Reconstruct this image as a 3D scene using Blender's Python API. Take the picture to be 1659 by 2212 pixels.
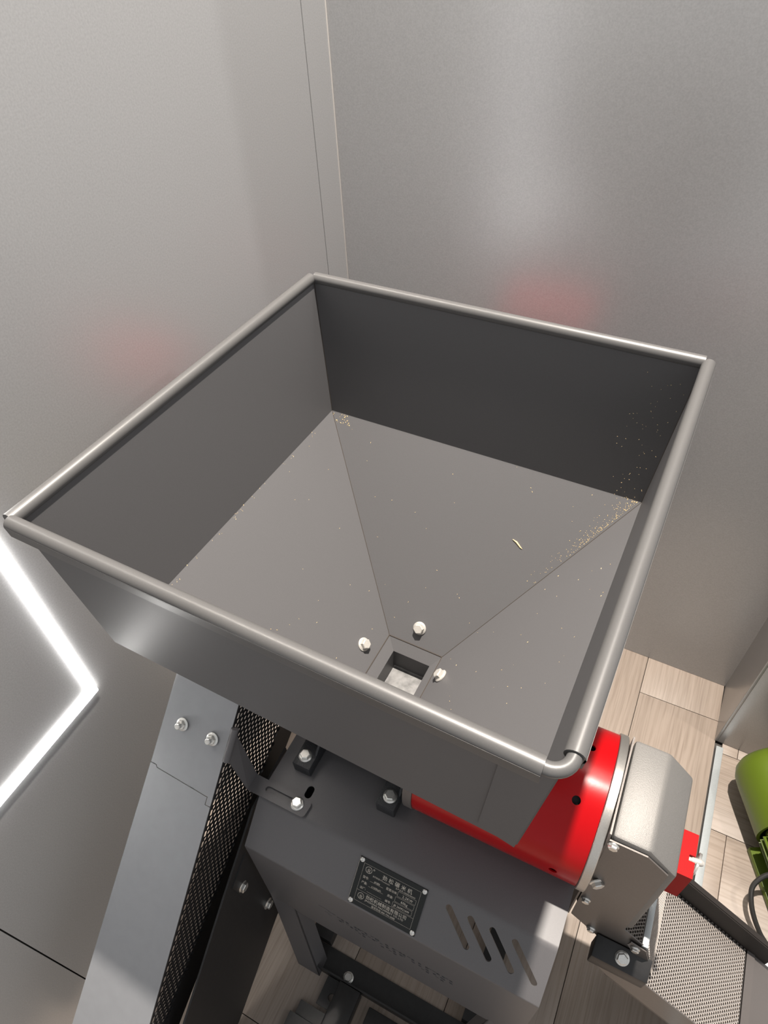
import bpy, bmesh, math, random
from mathutils import Vector, Matrix
random.seed(7)
for o in list(bpy.data.objects): bpy.data.objects.remove(o)
SC = bpy.context.scene
COL = SC.collection
ZF = 1.1304                       # height of the hopper rim above the floor
# ------------------------------------------------------------------ camera
cam_d = bpy.data.cameras.new('camera'); cam = bpy.data.objects.new('camera', cam_d); COL.objects.link(cam)
RX = Vector((0.88267281, 0.46826544, -0.0402018)); DN = Vector((0.30828729, -0.64142932, -0.70251504)); FW = Vector((-0.35475013, 0.60769722, -0.7105325))
mw = Matrix.Identity(4)
for i in range(3):
    mw[i][0] = RX[i]; mw[i][1] = -DN[i]; mw[i][2] = -FW[i]
mw[0][3], mw[1][3], mw[2][3] = 0.44641, -0.62737, 0.36963 + ZF
cam.matrix_world = mw
cam_d.sensor_fit = 'VERTICAL'; cam_d.sensor_height = 36; cam_d.sensor_width = 27
cam_d.lens = 1446.78 * 36 / 2212
cam_d.clip_start = 0.01
SC.camera = cam
# ------------------------------------------------------------------ world, lamps, exposure
SC.view_settings.view_transform = 'Standard'; SC.view_settings.look = 'None'
SC.view_settings.exposure = 0.0; SC.view_settings.gamma = 1.0
try: SC.view_settings.use_curve_mapping = False
except Exception: pass
wd = bpy.data.worlds.new('world'); SC.world = wd; wd.use_nodes = True
bg = wd.node_tree.nodes['Background']; bg.inputs[0].default_value = (0.96, 0.98, 1.0, 1); bg.inputs[1].default_value = 0.56

def spot(name, loc, target, power, color, size, radius, blend=0.3):
    l = bpy.data.lights.new(name, 'SPOT'); l.energy = power; l.color = color
    l.spot_size = math.radians(size); l.spot_blend = blend; l.shadow_soft_size = radius
    o = bpy.data.objects.new(name, l); COL.objects.link(o)
    o.location = (loc[0], loc[1], loc[2] + ZF)
    d = Vector((target[0], target[1], target[2])) - Vector(loc)
    o.rotation_euler = d.to_track_quat('-Z', 'Y').to_euler()
    return o
WARM = (1.0, 0.92, 0.83)
spot('ceiling_spot', (0.350, 0.14, 2.40), (0.40, -0.05, -0.6), 830, WARM, 62, 0.028)
spot('ceiling_spot', (1.95, 0.426, 1.45), (-0.24, 0.12, 0.34), 52, (1.0, 0.98, 0.95), 25, 0.014, 0.6)
spot('ceiling_spot', (1.50, 0.16, 1.75), (0.98, 0.0, -1.13), 85, WARM, 22, 0.03, 0.5)
pl = bpy.data.lights.new('fill_light', 'AREA'); pl.shape = 'SQUARE'; pl.size = 0.9; pl.energy = 4; pl.color = (1.0, 0.97, 0.95)  # unseen soft fill, added on the right to brighten the left wall
po_ = bpy.data.objects.new('fill_light', pl); COL.objects.link(po_); po_.location = (2.2, -0.15, 1.5 + ZF)
po_.rotation_euler = (Vector((0.0, -0.2, -0.4)) - Vector((2.2, -0.15, 1.5))).to_track_quat('-Z', 'Y').to_euler()
# ------------------------------------------------------------------ materials
def mat(name, col, rough=0.5, metal=0.0, spec=0.5, coat=0.0):
    m = bpy.data.materials.new(name); m.use_nodes = True
    b = m.node_tree.nodes['Principled BSDF']
    b.inputs['Base Color'].default_value = (*col, 1); b.inputs['Roughness'].default_value = rough
    b.inputs['Metallic'].default_value = metal; b.inputs['Specular IOR Level'].default_value = spec
    b.inputs['Coat Weight'].default_value = coat
    return m
def N(m, t, **kw):
    n = m.node_tree.nodes.new(t)
    for k, v in kw.items():
        if k in n.inputs: n.inputs[k].default_value = v
        else: setattr(n, k, v)
    return n
def L(m, a, b): m.node_tree.links.new(a, b)
def grain(m, scale=300.0, bump=0.15, dist=0.0004, detail=2.0, colvar=0.0, roughvar=0.0, stretch=(1, 1, 1)):
    b = m.node_tree.nodes['Principled BSDF']
    tc = N(m, 'ShaderNodeTexCoord'); mp = N(m, 'ShaderNodeMapping'); mp.inputs['Scale'].default_value = stretch
    nz = N(m, 'ShaderNodeTexNoise', Scale=scale, Detail=detail)
    L(m, tc.outputs['Object'], mp.inputs[0]); L(m, mp.outputs[0], nz.inputs['Vector'])
    if bump:
        bp = N(m, 'ShaderNodeBump', Strength=bump, Distance=dist)
        L(m, nz.outputs['Fac'], bp.inputs['Height']); L(m, bp.outputs[0], b.inputs['Normal'])
    if colvar:
        c = b.inputs['Base Color'].default_value[:]
        r = N(m, 'ShaderNodeValToRGB')
        r.color_ramp.elements[0].position = 0.3; r.color_ramp.elements[1].position = 0.7
        r.color_ramp.elements[0].color = tuple(x * (1 - colvar) for x in c[:3]) + (1,)
        r.color_ramp.elements[1].color = tuple(min(1, x * (1 + colvar)) for x in c[:3]) + (1,)
        L(m, nz.outputs['Fac'], r.inputs[0]); L(m, r.outputs[0], b.inputs['Base Color'])
    if roughvar:
        r = N(m, 'ShaderNodeMapRange'); ro = b.inputs['Roughness'].default_value
        r.inputs[3].default_value = ro - roughvar; r.inputs[4].default_value = ro + roughvar
        L(m, nz.outputs['Fac'], r.inputs[0]); L(m, r.outputs[0], b.inputs['Roughness'])
    return m
M = {}
M['wall'] = grain(mat('wall_laminate', (0.375, 0.378, 0.384), 0.30, 0.34), 420, 0.05, 0.0004, 3, 0.07, 0.03, (1, 1, 1))
M['groove'] = mat('panel_joint', (0.06, 0.055, 0.05), 0.8)
M['wall_trim'] = mat('corner_sealant', (0.44, 0.42, 0.40), 0.5)
M['coat'] = grain(mat('grey_powder_coat', (0.113, 0.111, 0.114), 0.43, 0.0, 0.20), 900, 0.06, 0.0002, 2, 0.03)
M['rim'] = grain(mat('grey_rim_coat', (0.090, 0.088, 0.087), 0.38, 0.0, 0.5), 900, 0.05, 0.0002, 2, 0.03)
M['guard'] = grain(mat('grey_satin_sheet', (0.250, 0.255, 0.268), 0.42, 0.15, 0.5), 60, 0.02, 0.0006, 2, 0.03, 0.05)
M['body'] = grain(mat('charcoal_powder_coat', (0.118, 0.114, 0.118), 0.42, 0.0, 0.35), 900, 0.10, 0.0002, 2, 0.04)
M['black'] = grain(mat('black_paint', (0.018, 0.0175, 0.018), 0.45), 120, 0.08, 0.0004, 2, 0.15)
M['black_sheet'] = mat('black_sheet', (0.012, 0.012, 0.013), 0.45)
M['cast'] = grain(mat('black_cast_iron', (0.030, 0.031, 0.034), 0.42), 700, 0.8, 0.0012, 3, 0.2)
M['zinc'] = grain(mat('zinc_plated_steel', (0.74, 0.73, 0.70), 0.32, 0.85), 600, 0.15, 0.0002, 2, 0.06)
M['cream'] = grain(mat('pale_bolt_steel', (0.46, 0.44, 0.41), 0.48, 0.15), 600, 0.1, 0.0002, 2, 0.05)
M['steel'] = grain(mat('machined_steel', (0.52, 0.50, 0.47), 0.34, 0.85), 500, 0.25, 0.0003, 2, 0.10, 0.08, (8, 1, 1))
M['gate'] = grain(mat('scratched_steel', (0.15, 0.148, 0.146), 0.48, 0.35), 110, 0.25, 0.0003, 6, 0.35, 0.14)
M['red'] = grain(mat('red_gloss_paint', (0.37, 0.001, 0.003), 0.24, 0.0, 0.25, 0.0), 260, 0.05, 0.0003, 3)
M['redmatt'] = grain(mat('red_satin_paint', (0.33, 0.001, 0.002), 0.5, 0.0, 0.12), 400, 0.05, 0.0003, 2)
M['silver'] = grain(mat('silver_hammer_coat', (0.20, 0.193, 0.184), 0.52, 0.35), 1100, 0.5, 0.0005, 2, 0.08)
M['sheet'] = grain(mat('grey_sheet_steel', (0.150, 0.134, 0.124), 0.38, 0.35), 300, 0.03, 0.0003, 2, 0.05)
M['mesh'] = mat('mesh_metal', (0.50, 0.46, 0.43), 0.38, 0.55)
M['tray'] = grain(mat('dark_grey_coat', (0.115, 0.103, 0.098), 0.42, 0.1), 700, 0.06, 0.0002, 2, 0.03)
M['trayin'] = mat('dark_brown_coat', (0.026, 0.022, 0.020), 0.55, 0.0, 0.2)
M['plate'] = mat('black_gloss_plate', (0.004, 0.005, 0.004), 0.05, 0.0, 0.4)
M['engrave'] = mat('engraved_metal', (0.55, 0.50, 0.44), 0.4, 0.5)
M['husk'] = mat('rice_husk', (0.78, 0.58, 0.30), 0.6)
M['strip'] = grain(mat('threshold_aluminium', (0.42, 0.45, 0.46), 0.42, 0.3), 500, 0.04, 0.0003, 2, 0.04)
M['green'] = mat('green_motor_paint', (0.090, 0.135, 0.008), 0.38, 0.0, 0.5)
M['rubber'] = mat('black_rubber', (0.02, 0.019, 0.018), 0.5)
M['bluegrey'] = mat('pale_blue_grey_paint', (0.52, 0.55, 0.57), 0.45)
M['olive'] = mat('olive_paint', (0.13, 0.125, 0.075), 0.5)
M['foam'] = grain(mat('white_foam', (0.78, 0.78, 0.75), 0.8), 160, 0.6, 0.002, 2, 0.06)
m = bpy.data.materials.new('led_diffuser'); m.use_nodes = True
b = m.node_tree.nodes['Principled BSDF']; b.inputs['Emission Color'].default_value = (1.0, 0.98, 0.95, 1); b.inputs['Emission Strength'].default_value = 22
M['led'] = m
def wood():
    m = mat('pale_oak_plank', (0.55, 0.45, 0.37), 0.46, 0.0, 0.4); b = m.node_tree.nodes['Principled BSDF']
    tc = N(m, 'ShaderNodeTexCoord'); oi = N(m, 'ShaderNodeObjectInfo')
    add = N(m, 'ShaderNodeVectorMath', operation='MULTIPLY_ADD'); add.inputs[1].default_value = (1, 1, 1)
    sc = N(m, 'ShaderNodeVectorMath', operation='SCALE'); sc.inputs['Scale'].default_value = 13.7
    cmb = N(m, 'ShaderNodeCombineXYZ')
    for k in range(3): L(m, oi.outputs['Random'], cmb.inputs[k])
    L(m, cmb.outputs[0], sc.inputs[0]); L(m, tc.outputs['Object'], add.inputs[0]); L(m, sc.outputs[0], add.inputs[2])
    mp = N(m, 'ShaderNodeMapping'); mp.inputs['Scale'].default_value = (1, 0.07, 1); L(m, add.outputs[0], mp.inputs[0])
    n1 = N(m, 'ShaderNodeTexNoise', Scale=28.0, Detail=4.0, Roughness=0.6); L(m, mp.outputs[0], n1.inputs['Vector'])
    wv = N(m, 'ShaderNodeTexWave', Scale=22.0, Distortion=9.0, Detail=3.0); wv.inputs['Detail Scale'].default_value = 1.6
    mp2 = N(m, 'ShaderNodeMapping'); mp2.inputs['Scale'].default_value = (1, 0.10, 1); L(m, add.outputs[0], mp2.inputs[0]); L(m, mp2.outputs[0], wv.inputs['Vector'])
    n2 = N(m, 'ShaderNodeTexNoise', Scale=330.0, Detail=2.0); mp3 = N(m, 'ShaderNodeMapping'); mp3.inputs['Scale'].default_value = (1, 0.025, 1)
    L(m, add.outputs[0], mp3.inputs[0]); L(m, mp3.outputs[0], n2.inputs['Vector'])
    r1 = N(m, 'ShaderNodeValToRGB'); e = r1.color_ramp.elements
    e[0].position = 0.30; e[0].color = (0.275, 0.226, 0.188, 1); e[1].position = 0.62; e[1].color = (0.325, 0.268, 0.224, 1)
    L(m, n1.outputs['Fac'], r1.inputs[0])
    r2 = N(m, 'ShaderNodeValToRGB'); e = r2.color_ramp.elements
    e[0].position = 0.0; e[0].color = (0.91, 0.90, 0.89, 1); e[1].position = 0.45; e[1].color = (1, 1, 1, 1); L(m, wv.outputs['Fac'], r2.inputs[0])
    r3 = N(m, 'ShaderNodeValToRGB'); e = r3.color_ramp.elements
    e[0].position = 0.33; e[0].color = (0.84, 0.825, 0.81, 1); e[1].position = 0.5; e[1].color = (1, 1, 1, 1); L(m, n2.outputs['Fac'], r3.inputs[0])
    mx = N(m, 'ShaderNodeMix', data_type='RGBA', blend_type='MULTIPLY'); mx.inputs['Factor'].default_value = 1
    L(m, r1.outputs[0], mx.inputs['A']); L(m, r2.outputs[0], mx.inputs['B'])
    my = N(m, 'ShaderNodeMix', data_type='RGBA', blend_type='MULTIPLY'); my.inputs['Factor'].default_value = 1
    L(m, mx.outputs['Result'], my.inputs['A']); L(m, r3.outputs[0], my.inputs['B'])
    L(m, my.outputs['Result'], b.inputs['Base Color'])
    bp = N(m, 'ShaderNodeBump', Strength=0.15, Distance=0.0005); L(m, n2.outputs['Fac'], bp.inputs['Height']); L(m, bp.outputs[0], b.inputs['Normal'])
    return m
M['wood'] = wood()
# ------------------------------------------------------------------ mesh helpers
OX, OY = 0.225, -0.225
ANG = math.radians(1.75)
OFF = Vector((OX, OY, -ZF))       # all measured coordinates have z = 0 at the rim; objects use floor = 0, origin at the machine's base
def to_mach(p):                   # room coordinates -> machine coordinates
    x, y = p[0] - OX, p[1] - OY; c, s = math.cos(-ANG), math.sin(-ANG)
    return Vector((OX + c * x - s * y, OY + s * x + c * y, p[2]))
class MB:
    def __init__(s): s.v = []; s.f = []
    def add(s, vs, fs):
        n = len(s.v); s.v += [Vector(p) for p in vs]; s.f += [tuple(i + n for i in f) for f in fs]; return s
    def box(s, x0, x1, y0, y1, z0, z1):
        return s.add([(x0,y0,z0),(x1,y0,z0),(x1,y1,z0),(x0,y1,z0),(x0,y0,z1),(x1,y0,z1),(x1,y1,z1),(x0,y1,z1)],
                     [(0,3,2,1),(4,5,6,7),(0,1,5,4),(1,2,6,5),(2,3,7,6),(3,0,4,7)])
    def prism(s, poly, d):          # planar polygon (3D points) extruded by vector d
        n = len(poly); d = Vector(d); a = [Vector(p) for p in poly]; nn = Vector()
        for i in range(n):
            p, q = a[i], a[(i + 1) % n]; nn += p.cross(q)
        if nn.dot(d) > 0: a = a[::-1]
        bt = [p + d for p in a]
        return s.add(a + bt, [tuple(range(n)), tuple(range(2 * n - 1, n - 1, -1))] + [(i, i + n, (i + 1) % n + n, (i + 1) % n) for i in range(n)])
    def tube(s, pts, r, n=12, cap=True):
        pts = [Vector(p) for p in pts]; rings = []; up = None; base = len(s.v)
        for i, p in enumerate(pts):
            t = (pts[min(i + 1, len(pts) - 1)] - pts[max(i - 1, 0)]).normalized()
            if up is None:
                up = Vector((0, 0, 1)) if abs(t.z) < 0.9 else Vector((1, 0, 0))
            a = (up - t * up.dot(t)).normalized(); bb = t.cross(a); up = a
            rr = r[i] if isinstance(r, (list, tuple)) else r
            s.v += [p + a * rr * math.cos(2 * math.pi * k / n) + bb * rr * math.sin(2 * math.pi * k / n) for k in range(n)]
        for i in range(len(pts) - 1):
            for k in range(n):
                s.f.append((base + i * n + k, base + i * n + (k + 1) % n, base + (i + 1) * n + (k + 1) % n, base + (i + 1) * n + k))
        if cap:
            s.f.append(tuple(base + k for k in range(n - 1, -1, -1))); e = base + (len(pts) - 1) * n; s.f.append(tuple(e + k for k in range(n)))
        return s
    def lathe(s, prof, origin, axis, n=48):   # prof: (distance along axis, radius)
        o = Vector(origin); ax = Vector(axis).normalized(); a = ax.orthogonal().normalized(); bb = ax.cross(a); base = len(s.v)
        for (h, r) in prof:
            s.v += [o + ax * h + (a * math.cos(2 * math.pi * k / n) + bb * math.sin(2 * math.pi * k / n)) * max(r, 1e-5) for k in range(n)]
        for i in range(len(prof) - 1):
            for k in range(n):
                s.f.append((base + i * n + k, base + i * n + (k + 1) % n, base + (i + 1) * n + (k + 1) % n, base + (i + 1) * n + k))
        return s
    def mesh(s, name, m, off=Vector((0, 0, 0)), sharp=30, bevel=0.0):
        me = bpy.data.meshes.new(name); me.from_pydata([tuple(p - off) for p in s.v], [], s.f)
        if bevel:
            bm = bmesh.new(); bm.from_mesh(me); bmesh.ops.recalc_face_normals(bm, faces=bm.faces[:])
            es = [e for e in bm.edges if len(e.link_faces) == 2 and e.calc_face_angle(0) > 0.5]
            bmesh.ops.bevel(bm, geom=es, offset=bevel, segments=2, profile=0.5, affect='EDGES', clamp_overlap=True)
            bm.to_mesh(me); bm.free()
        me.materials.append(m); me.validate(); me.update()
        for p in me.polygons: p.use_smooth = True
        me.set_sharp_from_angle(angle=math.radians(sharp))
        return me
def link(name, me, parent=None):
    o = bpy.data.objects.new(name, me); COL.objects.link(o); o.parent = parent; return o
def tag(o, label, cat=None, group=None, kind=None):
    if label: o['label'] = label
    if cat: o['category'] = cat
    if group: o['group'] = group
    if kind: o['kind'] = kind
    return o
def ev(o):                          # bake modifiers into the mesh
    dg = bpy.context.evaluated_depsgraph_get(); me = bpy.data.meshes.new_from_object(o.evaluated_get(dg))
    old = o.data; o.modifiers.clear(); o.data = me; me.name = o.name
    for p in me.polygons: p.use_smooth = True
    me.set_sharp_from_angle(angle=math.radians(30)); return o
def cut(o, cutter_mb, off):
    c = bpy.data.objects.new('cutter', cutter_mb.mesh('cutter', M['black'], off)); COL.objects.link(c)
    c.parent = o.parent
    bpy.context.view_layer.update()
    md = o.modifiers.new('cut', 'BOOLEAN'); md.operation = 'DIFFERENCE'; md.object = c; md.solver = 'EXACT'; md.use_self = True; md.use_hole_tolerant = True
    ev(o); bpy.data.objects.remove(c)
def perforated(mb, p0, u, v, nu, nv, pitch, rad, inside, hexrow=True, ratio=None, thick=0.0, seg=8, phase=0.0):
    """sheet of cells each with a round hole; p0 origin, u/v unit vectors, inside(a, b) keeps a cell"""
    p0 = Vector(p0); u = Vector(u); v = Vector(v); nrm = u.cross(v).normalized() * thick
    ph = pitch * 0.866 if ratio is None else ratio
    for j in range(nv):
        for i in range(-1, nu + 1):
            a = (i + (0.5 if (j % 2 and hexrow) else 0)) * pitch; bq = j * ph
            if not inside(a, bq): continue
            cx = p0 + u * a + v * bq
            ring = []; outer = []
            for k in range(seg):
                t = 2 * math.pi * (k + 0.5) / seg + phase
                ring.append(cx + u * rad[0] * math.cos(t) + v * rad[1] * math.sin(t))
                ct, st = math.cos(t), math.sin(t); q = 1 / max(abs(ct) / (pitch / 2), abs(st) / (ph / 2))
                outer.append(cx + u * ct * q + v * st * q)
            if seg == 8:
                # snap diagonal samples to the cell corners so neighbouring cells close up
                cs = [(1, .42), (.42, 1), (-.42, 1), (-1, .42), (-1, -.42), (-.42, -1), (.42, -1), (1, -.42)]
                outer = [cx + u * (pitch / 2) * q[0] + v * (ph / 2) * q[1] for q in cs]
            fs = [(k, (k + 1) % seg, (k + 1) % seg + seg, k + seg) for k in range(seg)]
            vs = outer + ring
            if seg == 8:
                vs = vs + [cx + u * pitch / 2 * sx + v * ph / 2 * sy for sx, sy in ((1, 1), (-1, 1), (-1, -1), (1, -1))]
                fs += [(0, 16, 1), (2, 17, 3), (4, 18, 5), (6, 19, 7)]
            mb.add(vs, fs)
            if thick:
                mb.add([p for p in ring] + [p - nrm for p in ring], [(k, (k + 1) % seg, (k + 1) % seg + seg, k + seg) for k in range(seg)])
    return mb
def fixn(mb):                       # consistent outward normals
    bm = bmesh.new(); vs = [bm.verts.new(p) for p in mb.v]
    for f in mb.f: bm.faces.new([vs[i] for i in f])
    bmesh.ops.recalc_face_normals(bm, faces=bm.faces[:]); bm.verts.index_update()
    o = MB(); o.v = [v.co.copy() for v in bm.verts]; o.f = [tuple(v.index for v in f.verts) for f in bm.faces]; bm.free(); return o
# ------------------------------------------------------------------ room
def struct(name, me, parent=None, label=None, cat=None):
    o = link(name, me, parent)
    if parent is None: o['kind'] = 'structure'
    if label: o['label'] = label
    if cat: o['category'] = cat
    return o
RZ = math.radians(1.4)
fl = struct('floor', MB().box(-0.9, 1.9, -1.9, 0.62, -0.03, -0.0095).mesh('floor', M['groove']), None, 'pale oak plank floor with dark joints under the machine', 'floor')
fl.rotation_euler.z = RZ
def rl(p):                          # room -> floor-local
    c, s = math.cos(-RZ), math.sin(-RZ); return (c * p[0] - s * p[1], s * p[0] + c * p[1])
pm = {}
def plank(cx, cy, w, ln, rot=0.0):
    k = (round(w, 4), round(ln, 4))
    if k not in pm:
        pm[k] = MB().box(-w / 2 + .0006, w / 2 - .0006, -ln / 2 + .0006, ln / 2 - .0006, -0.0095, 0).mesh('plank', M['wood'], bevel=0.0006)
    o = link('plank', pm[k], fl); o.location = (cx, cy, 0); o.rotation_euler.z = rot; return o
sx = rl((0.5665, -0.17))[0]; yj = rl((0.56, 0.380))[1]
PW = 0.182
xe = rl((0.742, 0.1))[0]
for i in range(-7, 1):
    x0 = sx + PW * i; x1 = x0 + PW
    if i == 0: x1 = xe
    joint = yj if i == 0 else yj - [0.0, 0.62, 0.31, 0.86, 0.17, 0.55, 0.40, 0.75][(-i) % 8] - 0.1
    y0 = -1.9
    if i == -1: joint = 0.80
    ends = [y0, joint - 1.2, joint, 0.60]
    ends = sorted(e for e in ends if -1.9 <= e <= 0.60)
    for a, bq in zip(ends[:-1], ends[1:]):
        if bq - a > 0.02: plank((x0 + x1) / 2, (a + bq) / 2, x1 - x0, bq - a)
xs = rl((0.757, 0.1))[0]; y2 = rl((0.80, 0.308))[1]; xj = rl((0.791, 0.12))[0]
for j in range(-10, 2):
    y0 = y2 + PW * j if j < 1 else y2 + PW * j
    y0 = y2 + PW * (j - 1); y1 = y0 + PW
    if j % 2 == 1 or j == 1: ends = [xs, xj, xj + 0.9, 1.88]
    else: ends = [xs, xj + 0.42, 1.88]
    if j == -1 or j == 1: ends = [xs, xj, xj + 0.9, 1.88]
    if j == 0: ends = [xs, xj + 0.5, 1.88]
    if y1 > 0.62: y1 = 0.60
    for a, bq in zip(ends[:-1], ends[1:]): plank((a + bq) / 2, (y0 + y1) / 2, y1 - y0, bq - a, math.pi / 2) if False else None
    for a, bq in zip(ends[:-1], ends[1:]):
        o = plank((a + bq) / 2, (y0 + y1) / 2, y1 - y0, bq - a, math.pi / 2)
st = struct('trim_1', MB().box(-0.0076, 0.0076, -1.0, 1.0, -0.004, 0.0032).mesh('trim_1', M['strip'], bevel=0.001), None, 'grey aluminium threshold strip laid between the two plank floors', 'trim')
st.rotation_euler.z = RZ; st.location = (0.7495 + 0.0244 * 0.9, 0.10 - 0.78, 0)
# back wall, corner trim, pillar
wb = struct('wall_back', MB().box(-0.30, 0.745, 0.495, 0.60, 0, 2.9).mesh('wall_back', M['groove']), None, 'grey satin laminate back wall behind the hopper', 'wall')
link('wall_panel', MB().box(-0.2575, 0.7375, 0.487, 0.495, 0.0008, 2.9).mesh('wall_panel', M['wall']), wb)
struct('trim_2', MB().box(-0.2585, -0.2560, 0.4835, 0.4868, 0.0, 2.9).mesh('trim_2', M['wall_trim'], bevel=0.0006), None, 'thin pale sealant line in the corner of the two walls', 'trim')
pw = struct('wall_right', MB().box(0.7395, 1.02, 0.340, 0.60, 0, 2.9).mesh('wall_right', M['wall']), None, 'grey laminate pillar standing out from the right end of the back wall', 'wall')
link('wall_panel', MB().box(0.7335, 0.7395, 0.3315, 0.60, 0.0008, 2.9).mesh('wall_panel', M['wall'], bevel=0.0008), pw)
link('wall_panel', MB().box(0.7395, 1.02, 0.3315, 0.340, 0.0008, 2.9).mesh('wall_panel', M['wall'], bevel=0.0008), pw)
# left wall: plane from the corner (-0.257, 0.487) to (-0.2026, -0.64)
LA = math.atan2(0.0544, 1.127)
wl = struct('wall_left', MB().box(-0.10, -0.008, -2.4, 0.12, 0, 2.9).mesh('wall_left', M['groove']), None, 'grey satin laminate left wall carrying the light strip', 'wall')
wl.location = (-0.257, 0.487, 0); wl.rotation_euler.z = LA
def lw(y): return (y - 0.487) / math.cos(LA)
for a, bq in ((lw(-1.85), lw(-0.686)), (lw(-0.686), lw(0.411)), (lw(0.411), 0.0)):
    link('wall_panel', MB().box(-0.008, 0.0, a + 0.0011, bq - 0.0011, 0.0008, 2.9).mesh('wall_panel', M['wall']), wl)
# light strip on the left wall
ls = bpy.data.objects.new('led_light_strip', None); COL.objects.link(ls)
tag(ls, 'glowing white angular light strip fixed to the left wall', 'light strip')
ls.location = (-0.257, 0.487, 0); ls.rotation_euler.z = LA
yv = lw(-0.392); zh = ZF - 0.515; hw = 0.0050
link('vertical_diffuser', MB().box(0.0, 0.0055, yv - hw, yv + hw, zh - hw, 1.75).mesh('vertical_diffuser', M['led'], bevel=0.001), ls)
link('horizontal_diffuser', MB().box(0.0, 0.0055, lw(-1.5), yv - hw - 0.0004, zh - hw, zh + hw).mesh('horizontal_diffuser', M['led'], bevel=0.001), ls)
link('channel', MB().box(0.0, 0.0006, yv + hw, yv + hw + 0.0012, zh - hw - 0.0012, 1.75).box(0.0, 0.0006, lw(-1.5), yv + hw, zh - hw - 0.0012, zh - hw).mesh('channel', M['wall_trim']), ls)
# ------------------------------------------------------------------ the rice mill
root = bpy.data.objects.new('rice_milling_machine', None); COL.objects.link(root)
root.location = (OX, OY, 0); root.rotation_euler.z = ANG
tag(root, 'dark grey rice milling machine with a square hopper and a red drum', 'machine')
def P(name, mb, m, parent=root, label=None, bevel=0.0, sharp=30, kind=None, off=OFF):
    o = link(name, mb.mesh(name, m, off, sharp, bevel), parent)
    if label: o['label'] = label
    if kind: o['kind'] = kind
    return o
# bolts ---------------------------------------------------------------
def bolt_mb(flange=0.0100, hexr=0.0078, head=0.0075, stud=0.0):
    b = MB().lathe([(0, flange), (0.0012, flange), (0.0024, hexr * 1.02), (0.0024, 0.0001)], (0, 0, 0), (0, 0, 1), 24)
    hx = [(hexr * math.cos(math.radians(60 * k)), hexr * math.sin(math.radians(60 * k))) for k in range(6)]
    top = head
    vs = [(x, y, 0.0022) for x, y in hx] + [(x, y, top - 0.0010) for x, y in hx] + [(x * .84, y * .84, top) for x, y in hx]
    fs = [tuple(reversed([0, 1, 2, 3, 4, 5]))] + [(k, (k + 1) % 6, (k + 1) % 6 + 6, k + 6) for k in range(6)] + [(k + 6, (k + 1) % 6 + 6, (k + 1) % 6 + 12, k + 12) for k in range(6)] + [(12, 13, 14, 15, 16, 17)]
    b.add(vs, fs)
    if stud: b.lathe([(0, 0.0042), (top + stud - .0008, 0.0042), (top + stud, 0.0034), (top + stud, 0.0001)], (0, 0, 0), (0, 0, 1), 16)
    return b
BM_Z = bolt_mb().mesh('bolt', M['zinc'], sharp=25)
BM_C = bolt_mb(0.0088, 0.0068, 0.0078).mesh('bolt', M['cream'], sharp=25)
BM_N = bolt_mb(0.0092, 0.0068, 0.0066, 0.0065).mesh('nut', M['zinc'], sharp=25)
BM_S = bolt_mb(0.0068, 0.0056, 0.0055).mesh('bolt', M['zinc'], sharp=25)
def bolt(me, p, nrm, parent, spin=0.3, name='bolt', mach=True):
    o = link(name, me, parent); o.location = Vector(p) - OFF
    q = Vector(nrm).to_track_quat('Z', 'Y'); o.rotation_euler = (q.to_matrix() @ Matrix.Rotation(spin, 3, 'Z')).to_euler(); return o
# hopper (room axes: turn back against the machine's small turn) ---------
W = 0.45; T = 0.0185; D = 0.1774; A = 0.0385; CZ = -0.38; th = 0.0015
def rect(i, z): return [Vector((i, -W + i, z)), Vector((W - i, -W + i, z)), Vector((W - i, -i, z)), Vector((i, -i, z))]   # front-left, front-right, back-right, back-left
def outl(z, a=A): return [Vector((0.225 - a, -0.225 - a, z)), Vector((0.225 + a, -0.225 - a, z)), Vector((0.225 + a, -0.225 + a, z)), Vector((0.225 - a, -0.225 + a, z))]
def panel(q, t):                     # sheet of thickness t behind an inner quad (outwards)
    n = (q[1] - q[0]).cross(q[2] - q[0]).normalized()
    c = sum(q, Vector()) / 4
    if n.dot(Vector((0.225, -0.225, c.z + 0.2)) - c) > 0: n = -n
    return MB().prism(q, n * t)
r0, r1, o0 = rect(0.0045, -0.001), rect(T, -D), outl(CZ)
neck = MB()
n0, n1, n2, n3 = outl(CZ, A + .0002), outl(-0.393, 0.0262), outl(-0.427, 0.0262), None
for k in range(4):
    a, bq = k, (k + 1) % 4
    neck.add([n0[a], n0[bq], n1[bq], n1[a]], [(0, 1, 2, 3)]); neck.add([n1[a], n1[bq], n2[bq], n2[a]], [(0, 1, 2, 3)])
hop = P('hopper', neck, M['coat'], root, 'open square grey sheet metal hopper')
hop.rotation_euler.z = -ANG
for nm, k in (('front_panel', 0), ('right_panel', 1), ('back_panel', 2), ('left_panel', 3)):
    a, bq = k, (k + 1) % 4
    q = [r0[a], r0[bq], r1[bq], r1[a]]
    P('side_panel', panel(q, th), M['coat'], hop)
    P('funnel_panel', panel([r1[a], r1[bq], o0[bq], o0[a]], th), M['coat'], hop)
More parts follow.
